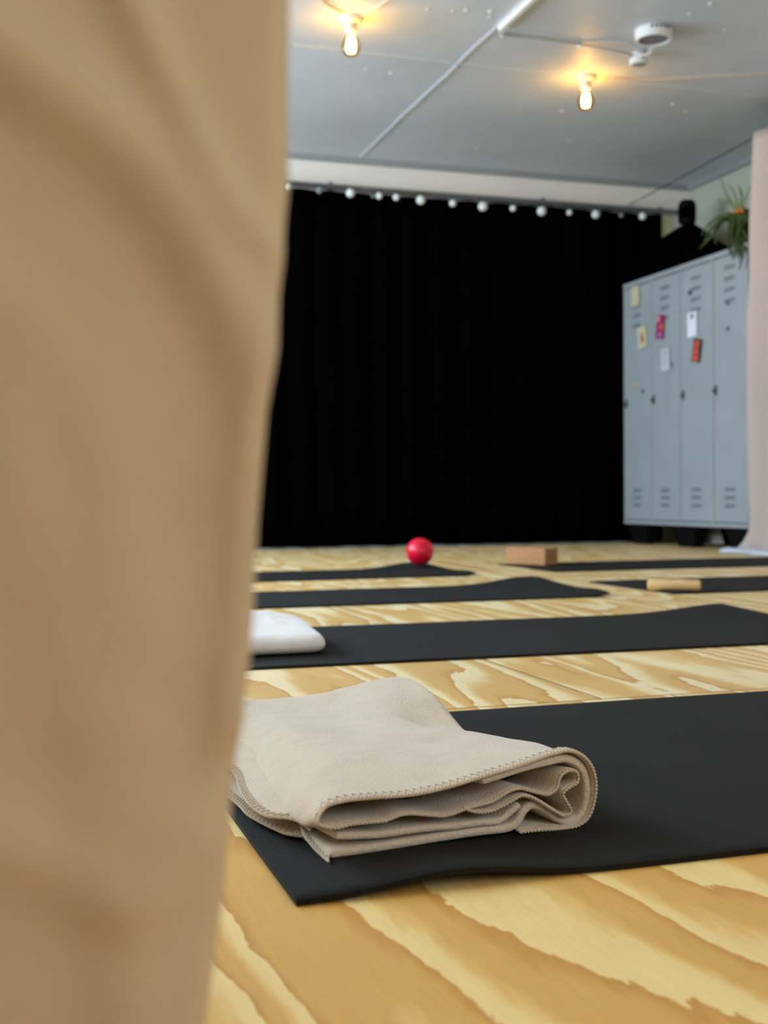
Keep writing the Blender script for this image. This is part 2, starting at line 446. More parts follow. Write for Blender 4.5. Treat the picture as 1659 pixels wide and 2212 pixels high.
# ------------------------------------------------------------------ steel locker
LX, LY0, LY1, LZ0, LZ1, LD = 3.87, 5.61, 6.975, .128, 1.685, .46
lk = thing('locker', 'tall grey steel four-door locker on black feet beside the pink curtain', 'locker', (LX+LD/2, (LY0+LY1)/2, 0))
off = tuple(lk.location)
bm = bmesh.new(); t = .012
box(bm, (LX+.02, LY0, LZ0), (LX+LD, LY1, LZ1-.0), off)                 # carcass
box(bm, (LX-.004, LY0, LZ1-.028), (LX+.02, LY1, LZ1), off)           # head rail
box(bm, (LX-.004, LY0, LZ0), (LX+.02, LY1, LZ0+.022), off)           # foot rail
W4 = (LY1-LY0)/4
for i in range(5):
    y = LY0+W4*i; h = .013 if i in (0, 2, 4) else .009
    box(bm, (LX-.002, max(LY0, y-h), LZ0+.022), (LX+.02, min(LY1, y+h), LZ1-.028), off)
if True:
    obj('body', bm, M['steel'], lk, bevel=.002)
obj('joint', newbox((LX-.005, LY0+2*W4-.0015, LZ0), (LX+.01, LY0+2*W4+.0015, LZ1), off), M['steeld'], lk)
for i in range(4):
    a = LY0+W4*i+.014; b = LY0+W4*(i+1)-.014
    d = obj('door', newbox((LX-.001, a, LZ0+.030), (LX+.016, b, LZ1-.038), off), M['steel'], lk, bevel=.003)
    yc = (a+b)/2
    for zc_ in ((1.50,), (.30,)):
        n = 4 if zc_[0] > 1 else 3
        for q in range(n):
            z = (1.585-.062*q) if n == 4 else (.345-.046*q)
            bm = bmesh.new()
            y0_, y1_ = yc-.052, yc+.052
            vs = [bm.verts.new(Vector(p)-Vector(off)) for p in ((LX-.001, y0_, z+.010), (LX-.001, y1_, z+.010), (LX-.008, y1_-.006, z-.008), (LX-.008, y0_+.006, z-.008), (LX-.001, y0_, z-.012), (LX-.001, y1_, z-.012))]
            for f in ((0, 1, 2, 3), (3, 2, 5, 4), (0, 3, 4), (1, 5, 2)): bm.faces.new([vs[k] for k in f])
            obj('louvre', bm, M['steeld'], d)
    bm = bmesh.new(); hy = b-.022
    box(bm, (LX-.006, hy-.009, .878), (LX, hy+.009, .936), off)
    h = obj('lock', bm, M['darkmetal'], d, bevel=.002); h['label'] = 'dark lock plate'
    bm = bmesh.new(); lathe(bm, [(.007, 0), (.007, -.016), (.005, -.019)], 12, (LX-.006-off[0], hy-off[1], .905-off[2]), 'x'); obj('knob', bm, M['darkmetal'], d)
def foot(y, x):
    bm = bmesh.new(); tw, bw = .125, .085
    for z, h, d in ((LZ0, tw, .05), (.06, (tw+bw)/2-.004, .042), (.0, bw, .036)): pass
    rows = []
    for z, h, d in ((LZ0, tw, .05), (.07, .105, .044), (0, bw, .036)):
        rows.append([(x-d-off[0], y-h-off[1], z), (x+d-off[0], y-h-off[1], z), (x+d-off[0], y+h-off[1], z), (x-d-off[0], y+h-off[1], z), (x-d-off[0], y-h-off[1], z)])
    grid(bm, rows); bmesh.ops.remove_doubles(bm, verts=bm.verts, dist=1e-5)
    bmesh.ops.holes_fill(bm, edges=bm.edges)
    obj('foot', bm, M['blackpl'], lk, bevel=.006)
for x in (LX+.07, LX+LD-.07):
    for y in (LY0+.13, (LY0+LY1)/2, LY1-.13): foot(y, x)

# papers and magnets on the locker doors
def panel(name, u, v, wy, hz, tilt, mat, label, cat, th=.0012, lift=.0095, children=()):
    p = on(u, v, 0, LX); t = thing(name, label, cat, (LX-lift, p.y, p.z)) if children else None
    def mk(y0, z0, y1, z1, dx):
        bm = newbox((-dx-th, y0, z0), (-dx, y1, z1)); bmesh.ops.rotate(bm, verts=bm.verts, cent=(0, 0, 0), matrix=Matrix.Rotation(tilt, 3, 'X')); return bm
    if not children:
        o = obj(name, mk(-wy/2, -hz/2, wy/2, hz/2, 0), mat); o.location = (LX-lift, p.y, p.z); return tag(o, label, cat)
    obj('card', mk(-wy/2, -hz/2, wy/2, hz/2, 0), mat, t)
    for nm, y0, z0, y1, z1, m_ in children:
        obj(nm, mk(y0, z0, y1, z1, th+.0002), m_, t)
    return t
mc = lambda n, r, g, b: simple(n, (r, g, b), .6, var=.05)
CREAM, WHITE_P, GREYW = mc('cream_paper', 205, 196, 158), mc('white_paper', 226, 230, 238), mc('greyish_paper', 190, 193, 200)
MAG, BRICK, DGREEN, OR = mc('magenta_print', 150, 34, 82), mc('rust_print', 150, 66, 40), mc('dark_green_print', 26, 44, 34), mc('orange_red_print', 205, 84, 62)
panel('paper_note', 1375, 640, .092, .125, .03, CREAM, 'blank cream note at the top of the leftmost locker door', 'note')
panel('postcard', 1390, 729, .105, .135, -.10, CREAM, 'cream postcard with small rust figure on the leftmost locker door', 'postcard',
      children=[('printed_figure', -.018, -.035, .012, .008, BRICK), ('printed_head', -.012, .010, .006, .028, BRICK), ('printed_line', -.028, .03, .004, .034, CREAM)])
panel('postcard', 1429, 706, .095, .145, .12, MAG, 'magenta postcard with orange and lilac patches on the second locker door', 'postcard',
      children=[('printed_patch', .008, .030, .042, .066, mc('pale_pink_print', 205, 150, 165)), ('printed_patch', -.036, -.015, -.008, .018, mc('orange_print', 205, 110, 60)),
                ('printed_patch', -.030, -.062, .018, -.035, mc('lilac_print', 150, 110, 165)), ('printed_patch', -.004, -.02, .030, .015, mc('rose_print', 176, 70, 110))])
panel('paper_sheet', 1498, 701, .10, .148, 0, WHITE_P, 'bright white paper sheet with a dark clip on the third locker door', 'paper',
      children=[('clip', -.012, .035, .012, .062, M['darkmetal'])])
panel('paper_sheet', 1440, 777, .10, .138, -.02, GREYW, 'greyish white paper sheet with faint lines below the magenta postcard', 'paper',
      children=[('printed_line', -.003, -.02, .004, .03, mc('faint_print', 160, 163, 166)), ('printed_mark', -.02, .035, .02, .048, mc('faint_print2', 172, 176, 170))])
panel('postcard', 1508, 757, .088, .135, .22, DGREEN, 'dark green postcard with orange-red letters tilted on the third locker door', 'postcard',
      children=[('printed_block', -.030, -.062, .036, -.030, OR), ('printed_block', -.024, -.026, .034, .006, OR), ('printed_block', -.020, .010, .036, .030, OR), ('printed_block', -.026, .034, .034, .056, OR)])
def magnet(u, v, r, mat, label):
    p = on(u, v, 0, LX); bm = bmesh.new(); lathe(bm, [(r, 0), (r, -.006), (r*.8, -.009), (.001, -.0095)], 16, axis='x')
    o = obj('magnet', bm, mat, smooth=False); o.location = (LX-.001, p.y, p.z); tag(o, label, 'magnet', 'magnets on the locker doors')
magnet(1492, 632, .015, mc('navy_magnet', 24, 26, 60), 'navy round magnet beside the top louvres of the third locker door')
magnet(1574, 655, .013, mc('grey_magnet', 92, 98, 102), 'upper of two grey round magnets on the rightmost locker door')
magnet(1574, 710, .013, mc('grey_magnet', 92, 98, 102), 'lower of two grey round magnets on the rightmost locker door')
magnet(1374, 831, .016, mc('yellow_magnet', 196, 178, 80), 'yellow round magnet low on the leftmost locker door')
magnet(1390, 845, .012, mc('slate_magnet', 70, 76, 80), 'small dark magnet right of the yellow magnet')
magnet(1454, 787, .009, mc('slate_magnet', 90, 96, 104), 'tiny grey magnet at the edge of the greyish paper sheet')

# black cloth heap with a black rounded box on top, standing on the locker
bm = bmesh.new(); rows = []
sec = [(6.06, 1.700, .05), (6.17, 1.775, .10), (6.35, 1.875, .14), (6.50, 1.975, .15), (6.56, 2.012, .14), (6.66, 2.018, .14), (6.78, 1.998, .15), (6.90, 1.975, .17), (6.955, 1.94, .18), (6.965, 1.75, .18)]
for y, zt, hw in sec:
    row = []
    for k in range(17):
        a = PI*k/16; c = math.cos(a); s_ = math.sin(a)**.75 if 0 < k < 16 else 0
        row.append((4.12-c*hw*(1+.15*nz(y*8, a*2)), y, 1.688+(zt-1.688)*s_))
    rows.append(row)
grid(bm, rows); bmesh.ops.holes_fill(bm, edges=bm.edges)
o = obj('draped_cloth', bm, M['black'], smooth=True); tag(o, 'black cloth heaped in a slanting mound on top of the grey locker', 'cloth')
sb = thing('loudspeaker', 'small black rounded-top box standing on the black cloth above the locker', 'loudspeaker', (4.12, 6.617, 2.0))
bm = bmesh.new(); lathe(bm, [(.048, .022), (.053, .025), (.055, .04), (.055, .13), (.051, .15), (.038, .166), (.018, .170)], 24); obj('housing', bm, M['blackpl'], sb, smooth=True)
bm = bmesh.new(); lathe(bm, [(.0555, .045), (.056, .05), (.056, .115), (.0555, .12)], 24); obj('grille', bm, M['black'], sb)
# ------------------------------------------------------------------ plant on the locker
pl = thing('potted_spider_plant', 'spider plant in tan basket with arching drooping leaves on top of the locker', 'plant', (4.08, 5.86, LZ1))
bm = bmesh.new(); lathe(bm, [(.075, .0), (.085, .004), (.108, .09), (.118, .155), (.122, .165), (.112, .165), (.10, .12)], 28); obj('basket', bm, M['wicker'], pl)
bm = bmesh.new(); lathe(bm, [(.10, .13), (.06, .137), (.001, .14)], 20); obj('soil', bm, simple('soil', (40, 30, 22), .95), pl)
random.seed(21)
def leaf(pts, wd, mat, name='leaf'):
    P = smoothline(pts, 14); bm = bmesh.new(); rows = []
    for i in range(14):
        p = Vector(P[i]); t = Vector(P[min(i+1, 13)])-Vector(P[max(i-1, 0)]); t.normalize()
        s = t.cross(Vector((1, .25, .1))); s = s.normalized() if s.length > .01 else Vector((0, 1, 0))
        w_ = wd*(math.sin(PI*min(1, (i+1.2)/14*.9+.06))**.7)
        nrm = s.cross(t)
        rows.append([p-s*w_, p-nrm*w_*.4, p+s*w_])
    grid(bm, rows)
    o = obj(name, bm, mat, pl, smooth=True); q = o.modifiers.new('s', 'SOLIDIFY'); q.thickness = .0015
L0 = Vector((4.08, 5.86, LZ1))
def lf(uvs, xd, wd, mat):          # a leaf through lines of sight, at its own depth from the wall
    pts = [Vector((0, 0, .14))]
    for (u, v), x in zip(uvs, xd): pts.append(on(u, v, 0, x)-L0)
    leaf(pts, wd, mat)
lf([(1592, 455), (1570, 420), (1555, 380)], (4.1, 4.12, 4.14), .010, M['leafp'])
lf([(1596, 450), (1585, 415), (1570, 398)], (4.1, 4.12, 4.14), .010, M['leafp'])
lf([(1600, 450), (1602, 425), (1596, 402)], (4.1, 4.12, 4.16), .016, M['leafp'])
lf([(1606, 450), (1614, 420), (1624, 395)], (4.1, 4.13, 4.16), .010, M['leafp'])
lf([(1585, 445), (1565, 435), (1548, 432)], (4.1, 4.10, 4.14), .008, M['leafp'])
lf([(1580, 466), (1550, 472), (1528, 488), (1515, 510)], (4.05, 4.0, 3.97, 3.95), .014, M['leaf'])
lf([(1578, 470), (1548, 484), (1530, 502), (1520, 530)], (4.05, 3.97, 3.93, 3.9), .013, M['leaf'])
lf([(1582, 472), (1558, 480), (1545, 498), (1546, 528)], (4.0, 3.95, 3.9, 3.88), .014, M['leaf'])
lf([(1584, 470), (1565, 476), (1535, 512), (1508, 540)], (4.02, 3.95, 3.9, 3.88), .010, M['leaf'])
lf([(1592, 468), (1590, 500), (1588, 530), (1584, 562)], (3.98, 3.93, 3.84, 3.83), .022, M['leaf'])
lf([(1598, 468), (1598, 500), (1594, 530), (1590, 555)], (3.98, 3.93, 3.84, 3.83), .020, M['leaf'])
lf([(1606, 466), (1612, 505), (1606, 545), (1596, 584)], (3.98, 3.93, 3.84, 3.83), .016, M['leaf'])
lf([(1602, 466), (1606, 490), (1600, 520), (1602, 545)], (3.98, 3.95, 3.9, 3.86), .020, M['leaf'])
lf([(1610, 462), (1618, 478), (1624, 500), (1622, 530)], (4.0, 3.98, 3.93, 3.9), .020, M['leaf'])
lf([(1590, 462), (1580, 478), (1577, 500), (1580, 525)], (4.0, 3.95, 3.9, 3.86), .020, M['leaf'])
lf([(1600, 458), (1612, 456), (1622, 462), (1630, 480)], (4.05, 4.02, 4.0, 3.96), .016, M['leaf'])
lf([(1575, 462), (1556, 466), (1540, 478), (1526, 500)], (4.06, 4.05, 4.03, 4.0), .010, M['leafp'])
for k in range(16):
    u0 = 1572+48*random.random(); v1 = 505+60*random.random()
    lf([(u0*.6+1596*.4, 462), (u0, 478+8*random.random()), (u0+10*random.random()-6, (478+v1)/2), (u0+18*random.random()-10, v1)], (3.99, 3.95, 3.9-.02*random.random(), 3.85), .012+.006*random.random(), M['leaf'])
for (u, v, r) in ((1585, 461, .012), (1594, 456, .014), (1603, 455, .012), (1580, 466, .010)):
    p = on(u, v, 0, 3.99)-L0; bm = bmesh.new()
    for k in range(6):
        a = k*PI/3; bmesh.ops.create_uvsphere(bm, u_segments=8, v_segments=6, radius=r*.55, matrix=Matrix.Translation(p+Vector((0, math.cos(a)*r*.6, math.sin(a)*r*.6))))
    bmesh.ops.create_uvsphere(bm, u_segments=8, v_segments=6, radius=r*.5, matrix=Matrix.Translation(p-Vector((r*.4, 0, 0))))
    obj('flower', bm, M['flower'], pl, smooth=True)
    bm = bmesh.new(); tube(bm, [Vector((0, 0, .14)), (p+Vector((0, 0, .14)))/2+Vector((0, 0, .03)), p], .002, 6); obj('stem', bm, M['leaf'], pl)

# ------------------------------------------------------------------ ceiling lamps
def glassmat():
    k = NT('clear_bulb_glass'); t = k.t
    out = [n for n in t.nodes if n.type == 'OUTPUT_MATERIAL'][0]
    tr = k.n('ShaderNodeBsdfTransparent'); tr.inputs[0].default_value = (1, .9, .72, 1)
    gl = k.n('ShaderNodeBsdfGlossy'); gl.inputs['Roughness'].default_value = .08; gl.inputs['Color'].default_value = (.55, .36, .14, 1)
    lw = k.n('ShaderNodeLayerWeight', i_Blend=.35); mx = k.n('ShaderNodeMixShader')
    f = k.math('MULTIPLY', lw.outputs['Facing'], 1.0)
    k.l(f, mx.inputs[0]); k.l(tr.outputs[0], mx.inputs[1]); k.l(gl.outputs[0], mx.inputs[2]); k.l(mx.outputs[0], out.inputs[0])
    return k.m
GLASS = glassmat(); FIL = emis('glowing_filament', (255, 222, 150), 26)
def ceiling_lamp(x, y, power, label):
    t = thing('ceiling_lamp', label, 'lamp', (x, y, ZC), 'bare bulb ceiling lamps')
    bm = bmesh.new(); lathe(bm, [(.052, 0), (.052, -.012), (.044, -.024), (.030, -.030)], 28); obj('ceiling_rose', bm, M['ceramic'], t, smooth=False)
    bm = bmesh.new(); lathe(bm, [(.026, -.028), (.026, -.050), (.022, -.062), (.018, -.066)], 24); obj('socket', bm, M['ceramic'], t)
    b = bmesh.new(); lathe(b, [(.013, -.060), (.015, -.072), (.022, -.084), (.036, -.100), (.0425, -.122), (.040, -.140), (.030, -.156), (.014, -.165), (.002, -.167)], 32)
    g = obj('glass_bulb', b, GLASS, t, smooth=True); g['label'] = 'clear amber glass globe'
    bm = bmesh.new()
    for k in range(10):
        a = 2*PI*k/10
        tube(bm, [(.013*math.cos(a), .013*math.sin(a), -.086), (.018*math.cos(a+.2), .018*math.sin(a+.2), -.115), (.015*math.cos(a+.4), .015*math.sin(a+.4), -.148)], .0022, 6)
    obj('filament', bm, FIL, g)['label'] = 'glowing white filament'
    l = bpy.data.lights.new('bulb_light', 'POINT'); l.energy = power; l.color = (1, .54, .07); l.shadow_soft_size = .02
    lo = bpy.data.objects.new('bulb_light', l); COL.objects.link(lo); lo.parent = t; lo.location = (0, 0, -.116)
ceiling_lamp(1.443, 4.961, 6.0, 'glowing bare globe bulb on the ceiling above the beige curtain edge')
ceiling_lamp(2.748, 5.323, 6.0, 'glowing bare globe bulb on the ceiling near the smoke alarm')
# two more lamps, added out of view to warm the near floor and curtain
ceiling_lamp(1.3, 1.2, 11.0, 'added glowing globe bulb, out of view, on the ceiling over the nearest mat')
ceiling_lamp(.3, -.9, 11.0, 'added glowing globe bulb, out of view, on the ceiling behind the beige curtain')

# smoke alarm and sensor
sa = thing('smoke_alarm', 'round white smoke alarm hanging tilted below the ceiling by its wires', 'smoke alarm', (2.76, 4.70, ZC))
bm = bmesh.new(); lathe(bm, [(.066, 0), (.070, -.004), (.070, -.030), (.064, -.040), (.060, -.041)], 36); obj('housing', bm, M['white'], sa, smooth=False, bevel=0)
bm = bmesh.new(); lathe(bm, [(.056, -.0405), (.055, -.0425), (.02, -.0425)], 32); obj('base_plate', bm, simple('grey_recess', (112, 112, 118), .6), sa)
bm = bmesh.new(); lathe(bm, [(.066, -.040), (.066, -.047), (.057, -.047), (.057, -.040)], 36); obj('rim', bm, M['white'], sa)
for k in range(5):
    a = math.radians(235+k*14)
    obj('slot', newbox((.0695*math.cos(a)-.004, .0695*math.sin(a)-.004, -.018), (.0695*math.cos(a)+.004, .0695*math.sin(a)+.004, -.009)), M['darkmetal'], sa)
se = thing('ceiling_sensor', 'small round white sensor on the ceiling below the smoke alarm', 'sensor', (2.84, 4.97, ZC))
bm = bmesh.new(); lathe(bm, [(.022, 0), (.022, -.022), (.030, -.026), (.036, -.030), (.036, -.048), (.030, -.052)], 28); obj('housing', bm, M['white'], se)
bm = bmesh.new(); lathe(bm, [(.030, -.0515), (.02, -.056), (.002, -.057)], 24); obj('lens', bm, simple('sensor_lens', (150, 150, 150), .3), se)
bm = bmesh.new()
for dx in (-.006, .006):
    tube(bm, smoothline([(2.80+dx, 4.77, ZC-.03), (2.815+dx, 4.83, ZC-.055), (2.80-dx, 4.88, ZC-.045), (2.84+dx, 4.94, ZC-.03)], 20), .0035, 6)
o = obj('connecting_wires', bm, M['white'], smooth=True); tag(o, 'twisted white wires between the smoke alarm and the small sensor', 'wires')
# trunking and cables
o = obj('cable_trunking', newbox((2.083, 3.4, ZC-.026), (2.107, 4.86, ZC-.004)), M['white'], bevel=.003); tag(o, 'white square cable trunking on the ceiling ending in mid ceiling', 'trunking')
bm = bmesh.new(); tube(bm, smoothline([(2.095, 4.85, ZC-.012), (2.12, 4.90, ZC-.02), (2.20, 4.93, ZC-.008), (2.34, 4.915, ZC-.012), (2.52, 4.935, ZC-.008), (2.68, 4.925, ZC-.020), (2.81, 4.965, ZC-.015)], 40), .0045, 6)
o = thing('ceiling_cable', 'pale grey cable sagging along the ceiling from trunking to sensor', 'cable', (2.1, 4.9, ZC))
bm.verts.ensure_lookup_table(); bmesh.ops.translate(bm, verts=bm.verts, vec=-o.location)
obj('cable', bm, simple('grey_cable', (168, 170, 170), .5), o, smooth=True)
for q in (sa, se): q.scale = (1.17, 1.17, 1.05)
for p in ((2.135, 4.925), (2.52, 4.942)):
    bm = bmesh.new(); lathe(bm, [(.010, 0), (.011, -.012), (.008, -.017)], 14, (p[0]-o.location.x, p[1]-o.location.y, -.002)); obj('cable_clip', bm, M['white'], o)
def ccable(pts, label, mat, r=.0045):
    bm = bmesh.new(); tube(bm, smoothline(pts, 30), r, 6); q = obj('ceiling_cable', bm, mat, smooth=True); tag(q, label, 'cable')
mcb = simple('beige_cable', (205, 188, 170), .5)
ccable([(2.82, 5.30, ZC-.004), (3.06, 5.262, ZC-.004), (3.3, 5.15, ZC-.004), (3.60, 5.0, ZC-.004), (4.0, 4.80, ZC-.004), (4.40, 4.6, ZC-.004)], 'pale cable on the ceiling running right from the lamp near the smoke alarm', mcb)
ccable([(1.40, 4.92, ZC-.004), (1.27, 4.80, ZC-.004), (1.2, 4.5, ZC-.004), (1.1, 3.6, ZC-.004)], 'thin cable on the ceiling leading up left from the left lamp', mcb)
ccable([(1.475, 4.92, ZC-.004), (1.52, 4.80, ZC-.004), (1.56, 4.5, ZC-.004), (1.6, 3.6, ZC-.004)], 'thin cable on the ceiling leading up right from the left lamp', mcb)
# small paint blobs and screw heads on the ceiling boards
random.seed(4)
bm = bmesh.new()
for u, v in ((925, 20), (978, 25), (1008, 22), (1058, 37), (790, 150), (845, 158), (1060, 25), (1535, 8), (1215, 240), (1480, 240), (1453, 225), (1230, 305), (1030, 320), (1565, 65), (1490, 30), (985, 146), (905, 222)):
    p = on(u, v, 2, ZC); s_ = .008+.006*random.random()
    bmesh.ops.create_uvsphere(bm, u_segments=10, v_segments=6, radius=s_, matrix=Matrix.Translation((p.x, p.y, ZC)) @ Matrix.Diagonal((1, 1, .45, 1)))
struct('trim_7', bm, simple('paint_blob', (215, 215, 212), .35), smooth=True)

# ------------------------------------------------------------------ yoga mats
def yoga_mat(x0, x1, y0, y1, rot, label, lift=(0, 0, 0), nearlift=None, grp='charcoal yoga mats on the plywood floor', curl='right', skew=0):
    L, W = x1-x0, y1-y0; cx, cy = x0, y0; T = .0045
    nx, ny = 130, 40
    def z(s, t):                       # s along the mat in metres, t across 0..1
        a, pos, sg = lift
        h = 0
        if a:
            h += a*math.exp(-((s-pos)/sg)**2)*(max(0, t)**1.3)
            e = math.exp(-((s-L)/.035)**2)
            h += .012*e*math.exp(-((t-.12)/.22)**2)
        if nearlift:
            a2, p2, g2 = nearlift
            h += a2*math.exp(-((s-p2)/g2)**2)*math.exp(-(t/.10)**2)
        return h+.0006*(nz(s*5, t*4, x0)+.4)
    bm = bmesh.new(); top = []; bot = []
    for j in range(ny+1):
        t = j/ny; ra = []; rb = []
        for i in range(nx+1):
            s = L*i/nx; X = s+skew*t*W; h = z(s, t)
            ra.append((X, t*W, h+T+.0006)); rb.append((X, t*W, h+.0006))
        top.append(ra); bot.append(rb)
    A = grid(bm, top); B = grid(bm, bot)
    for j in range(ny):
        bm.faces.new((A[j][0], A[j+1][0], B[j+1][0], B[j][0])); bm.faces.new((A[j][-1], B[j][-1], B[j+1][-1], A[j+1][-1]))
    for i in range(nx):
        bm.faces.new((A[0][i], B[0][i], B[0][i+1], A[0][i+1])); bm.faces.new((A[-1][i], A[-1][i+1], B[-1][i+1], B[-1][i]))
    o = obj('yoga_mat', bm, M['rubber'], smooth=True); o.location = (cx, cy, 0); o.rotation_euler = (0, 0, rot)
    try:
        for p in o.data.polygons: p.use_smooth = abs(p.normal.z) > .5
    except Exception: pass
    return tag(o, label, 'yoga mat', grp)
yoga_mat(.2144, 2.02, .9065, 1.629, .004, 'nearest charcoal yoga mat, under the beige folded blanket', nearlift=(.011, .14, .075))
yoga_mat(.06, 1.83, 2.178, 2.812, -.014, 'charcoal yoga mat under the white folded blanket', lift=(.020, 1.77, .17))
yoga_mat(.02, 1.80, 3.352, 3.905, -.008, 'charcoal yoga mat with wavy right end, third from the front and empty', lift=(.026, 1.73, .15), skew=.02)
yoga_mat(.0, 1.78, 4.392, 4.925, .004, 'charcoal yoga mat with lifted end under the red ball', lift=(.024, 1.69, .13))
yoga_mat(2.16, 3.60, 4.475, 5.06, .001, 'charcoal yoga mat under the cork block near the locker')
yoga_mat(2.03, 3.60, 3.345, 3.915, .006, 'charcoal yoga mat under the small wooden roller')

# ------------------------------------------------------------------ ball, block, roller
bx, by, br = 1.672, 4.76, .0585
bm = bmesh.new(); bmesh.ops.create_uvsphere(bm, u_segments=48, v_segments=32, radius=br)
o = obj('exercise_ball', bm, M['red'], smooth=True); o.location = (bx, by, .0255+br); tag(o, 'shiny red ball on the far charcoal mat', 'ball')
ko = thing('yoga_block', 'brown cork yoga block standing at the end of the far right mat', 'block')
bpy.data.objects.remove(ko)
a = on(1093, 1219, 2, .006); b = on(1178, 1222, 2, .006); c = on(1203, 1218, 2, .006)
ang = math.atan2(b.y-a.y, b.x-a.x)
bm = newbox((0, 0, 0), ((b-a).length, .115, .076)); o = obj('yoga_block', bm, M['cork'], bevel=.006)
o.location = (a.x, a.y, .0058); o.rotation_euler = (0, 0, ang)
tag(o, 'brown cork yoga block standing at the end of the far right mat', 'block')
a = on(1399, 1272, 2, .010); b = on(1514, 1274, 2, .010)
bm = bmesh.new(); Lr = (b-a).length; r = .0185
lathe(bm, [(r*.6, 0), (r*.92, .002), (r, .007), (r, Lr-.007), (r*.92, Lr-.002), (r*.6, Lr)], 28, axis='x')
o = obj('massage_roller', bm, M['wood'], smooth=True); o.location = (a.x, a.y, .0055+r); o.rotation_euler = (0, 0, math.atan2(b.y-a.y, b.x-a.x))
tag(o, 'small pale wooden roller lying on the right-hand mat', 'roller')

# ------------------------------------------------------------------ white folded blanket on the second mat
wb = thing('folded_blanket', 'off-white folded blanket on the second mat, half behind the beige curtain', 'blanket', (.5, 2.45, .006))
def white_h(x, y):               # top height over the mat
    a = (x-.26)/.42; b = (y-2.30)/.30
    fr_ = .047+.003*max(0, (x-.52)/.1)
    bk = float(np.interp(x, [.2, .38, .44, .50, .545, .59, .625, .66], [.060, .060, .064, .071, .071, .063, .056, .052]))
    h = fr_+(bk-fr_)*min(1, max(0, (y-2.36)/.2))
    cr = math.exp(-((y-2.42-.10*math.sin(x*16))/.010)**2)+.7*math.exp(-((y-2.47-.5*(x-.5))/.008)**2)
    return h+.003*nz(x*14, y*14)+.0018*nz(x*40, y*40)-.0035*cr
def pillow(x0, x1, y0, y1, hfun, zlo, nx=70, ny=50, p=.30, skew=0):
    bm = bmesh.new(); top = []; bot = []
    for j in range(ny+1):
        ra = []; rb = []
        for i in range(nx+1):
            s = -1+2*i/nx; t = -1+2*j/ny
            s2 = math.copysign(abs(s)**.8, s); t2 = math.copysign(abs(t)**.8, t)
            sx, ty = math.sin(s*PI/2), math.sin(t*PI/2)
            # rounded outline
            k = 1-.02*(abs(sx)*abs(ty))**6
            x = (x0+x1)/2+(x1-x0)/2*sx*k+skew*(ty+1)/2; y = (y0+y1)/2+(y1-y0)/2*ty*k
            e = (1-abs(sx)**18)*(1-abs(ty)**14); e = max(0, e)**.45
            h = hfun(x, y); mid = zlo+(h-zlo)*.45
            ra.append((x, y, mid+(h-mid)*e)); rb.append((x, y, mid-(mid-zlo)*e))
        top.append(ra); bot.append(rb)
    grid(bm, top); grid(bm, bot); bmesh.ops.remove_doubles(bm, verts=bm.verts, dist=1e-5)
    return bm
bm = pillow(.22, .612, 2.300, 2.60, white_h, .007, skew=.022)
bmesh.ops.translate(bm, verts=bm.verts, vec=-wb.location)
obj('folded_cloth', bm, M['fleece2'], wb, smooth=True)
# ------------------------------------------------------------------ beige folded blanket (the main subject)
bl = thing('folded_blanket', 'beige fleece blanket folded in layers with stitched edges on the nearest mat', 'blanket', (.40, 1.2, .006))
BO = Vector(bl.location)
def fp(cx, cy, back=0):           # a point of the blanket's upright front face (slightly turned to the mat)
    u, v = 480+cx*.5063, 1440+cy*.5066
    n = Vector((-.12, 1, 0)); p0 = Vector((.266, .994+back, 0)); d = ray(u, v); t = (p0-CP).dot(n)/d.dot(n)
    return CP+d*t
ZB = .0060                        # top of the mat
# control heights of the top sheet
HC = [(.256, .993, .046), (.27, .994, .0545), (.303, .9985, .0555), (.348, 1.004, .0565), (.395, 1.009, .0595), (.443, 1.015, .065), (.493, 1.021, .0727), (.515, 1.024, .070),
      (.505, 1.1, .069), (.505, 1.2, .058), (.505, 1.25, .050), (.510, 1.29, .044), (.47, 1.29, .050), (.505, 1.33, .048), (.50, 1.385, .066), (.495, 1.46, .078), (.50, 1.5, .079), (.45, 1.5, .077), (.40, 1.5, .068), (.35, 1.5, .066), (.30, 1.5, .070), (.25, 1.5, .073),
      (.25, 1.05, .043), (.25, 1.10, .040), (.25, 1.2, .036), (.25, 1.3, .036), (.25, 1.4, .05),
      (.285, 1.06, .058), (.29, 1.15, .058), (.30, 1.25, .060), (.30, 1.35, .058), (.35, 1.10, .062), (.35, 1.22, .061), (.36, 1.33, .055), (.36, 1.42, .060),
      (.42, 1.10, .066), (.43, 1.20, .064), (.43, 1.30, .062), (.43, 1.40, .070), (.47, 1.14, .068), (.47, 1.26, .055), (.22, 1.2, .03), (.20, 1.4, .05), (.18, 1.5, .06)]
HA = np.array(HC)
def _k(r): return np.sqrt((r*r)+.03**2)
_D = _k(np.hypot(HA[:, None, 0]-HA[None, :, 0], (HA[:, None, 1]-HA[None, :, 1])*.7))
_Wt = np.linalg.solve(_D+np.eye(len(HA))*1e-4, HA[:, 2]-.058)
def topz(x, y):
    return float(.058+_k(np.hypot(x-HA[:, 0], (y-HA[:, 1])*.7)) @ _Wt)
outer_crop = [(700, 655), (560, 668), (450, 688), (405, 660), (412, 622), (470, 582), (600, 560), (800, 545), (950, 515), (1100, 470), (1250, 425), (1380, 380), (1460, 358), (1510, 366), (1560, 400), (1590, 470), (1588, 560), (1565, 630), (1530, 672), (1440, 690), (1350, 694), (1265, 704)]
front = smoothline([tuple(fp(*c)) for c in outer_crop], 90)
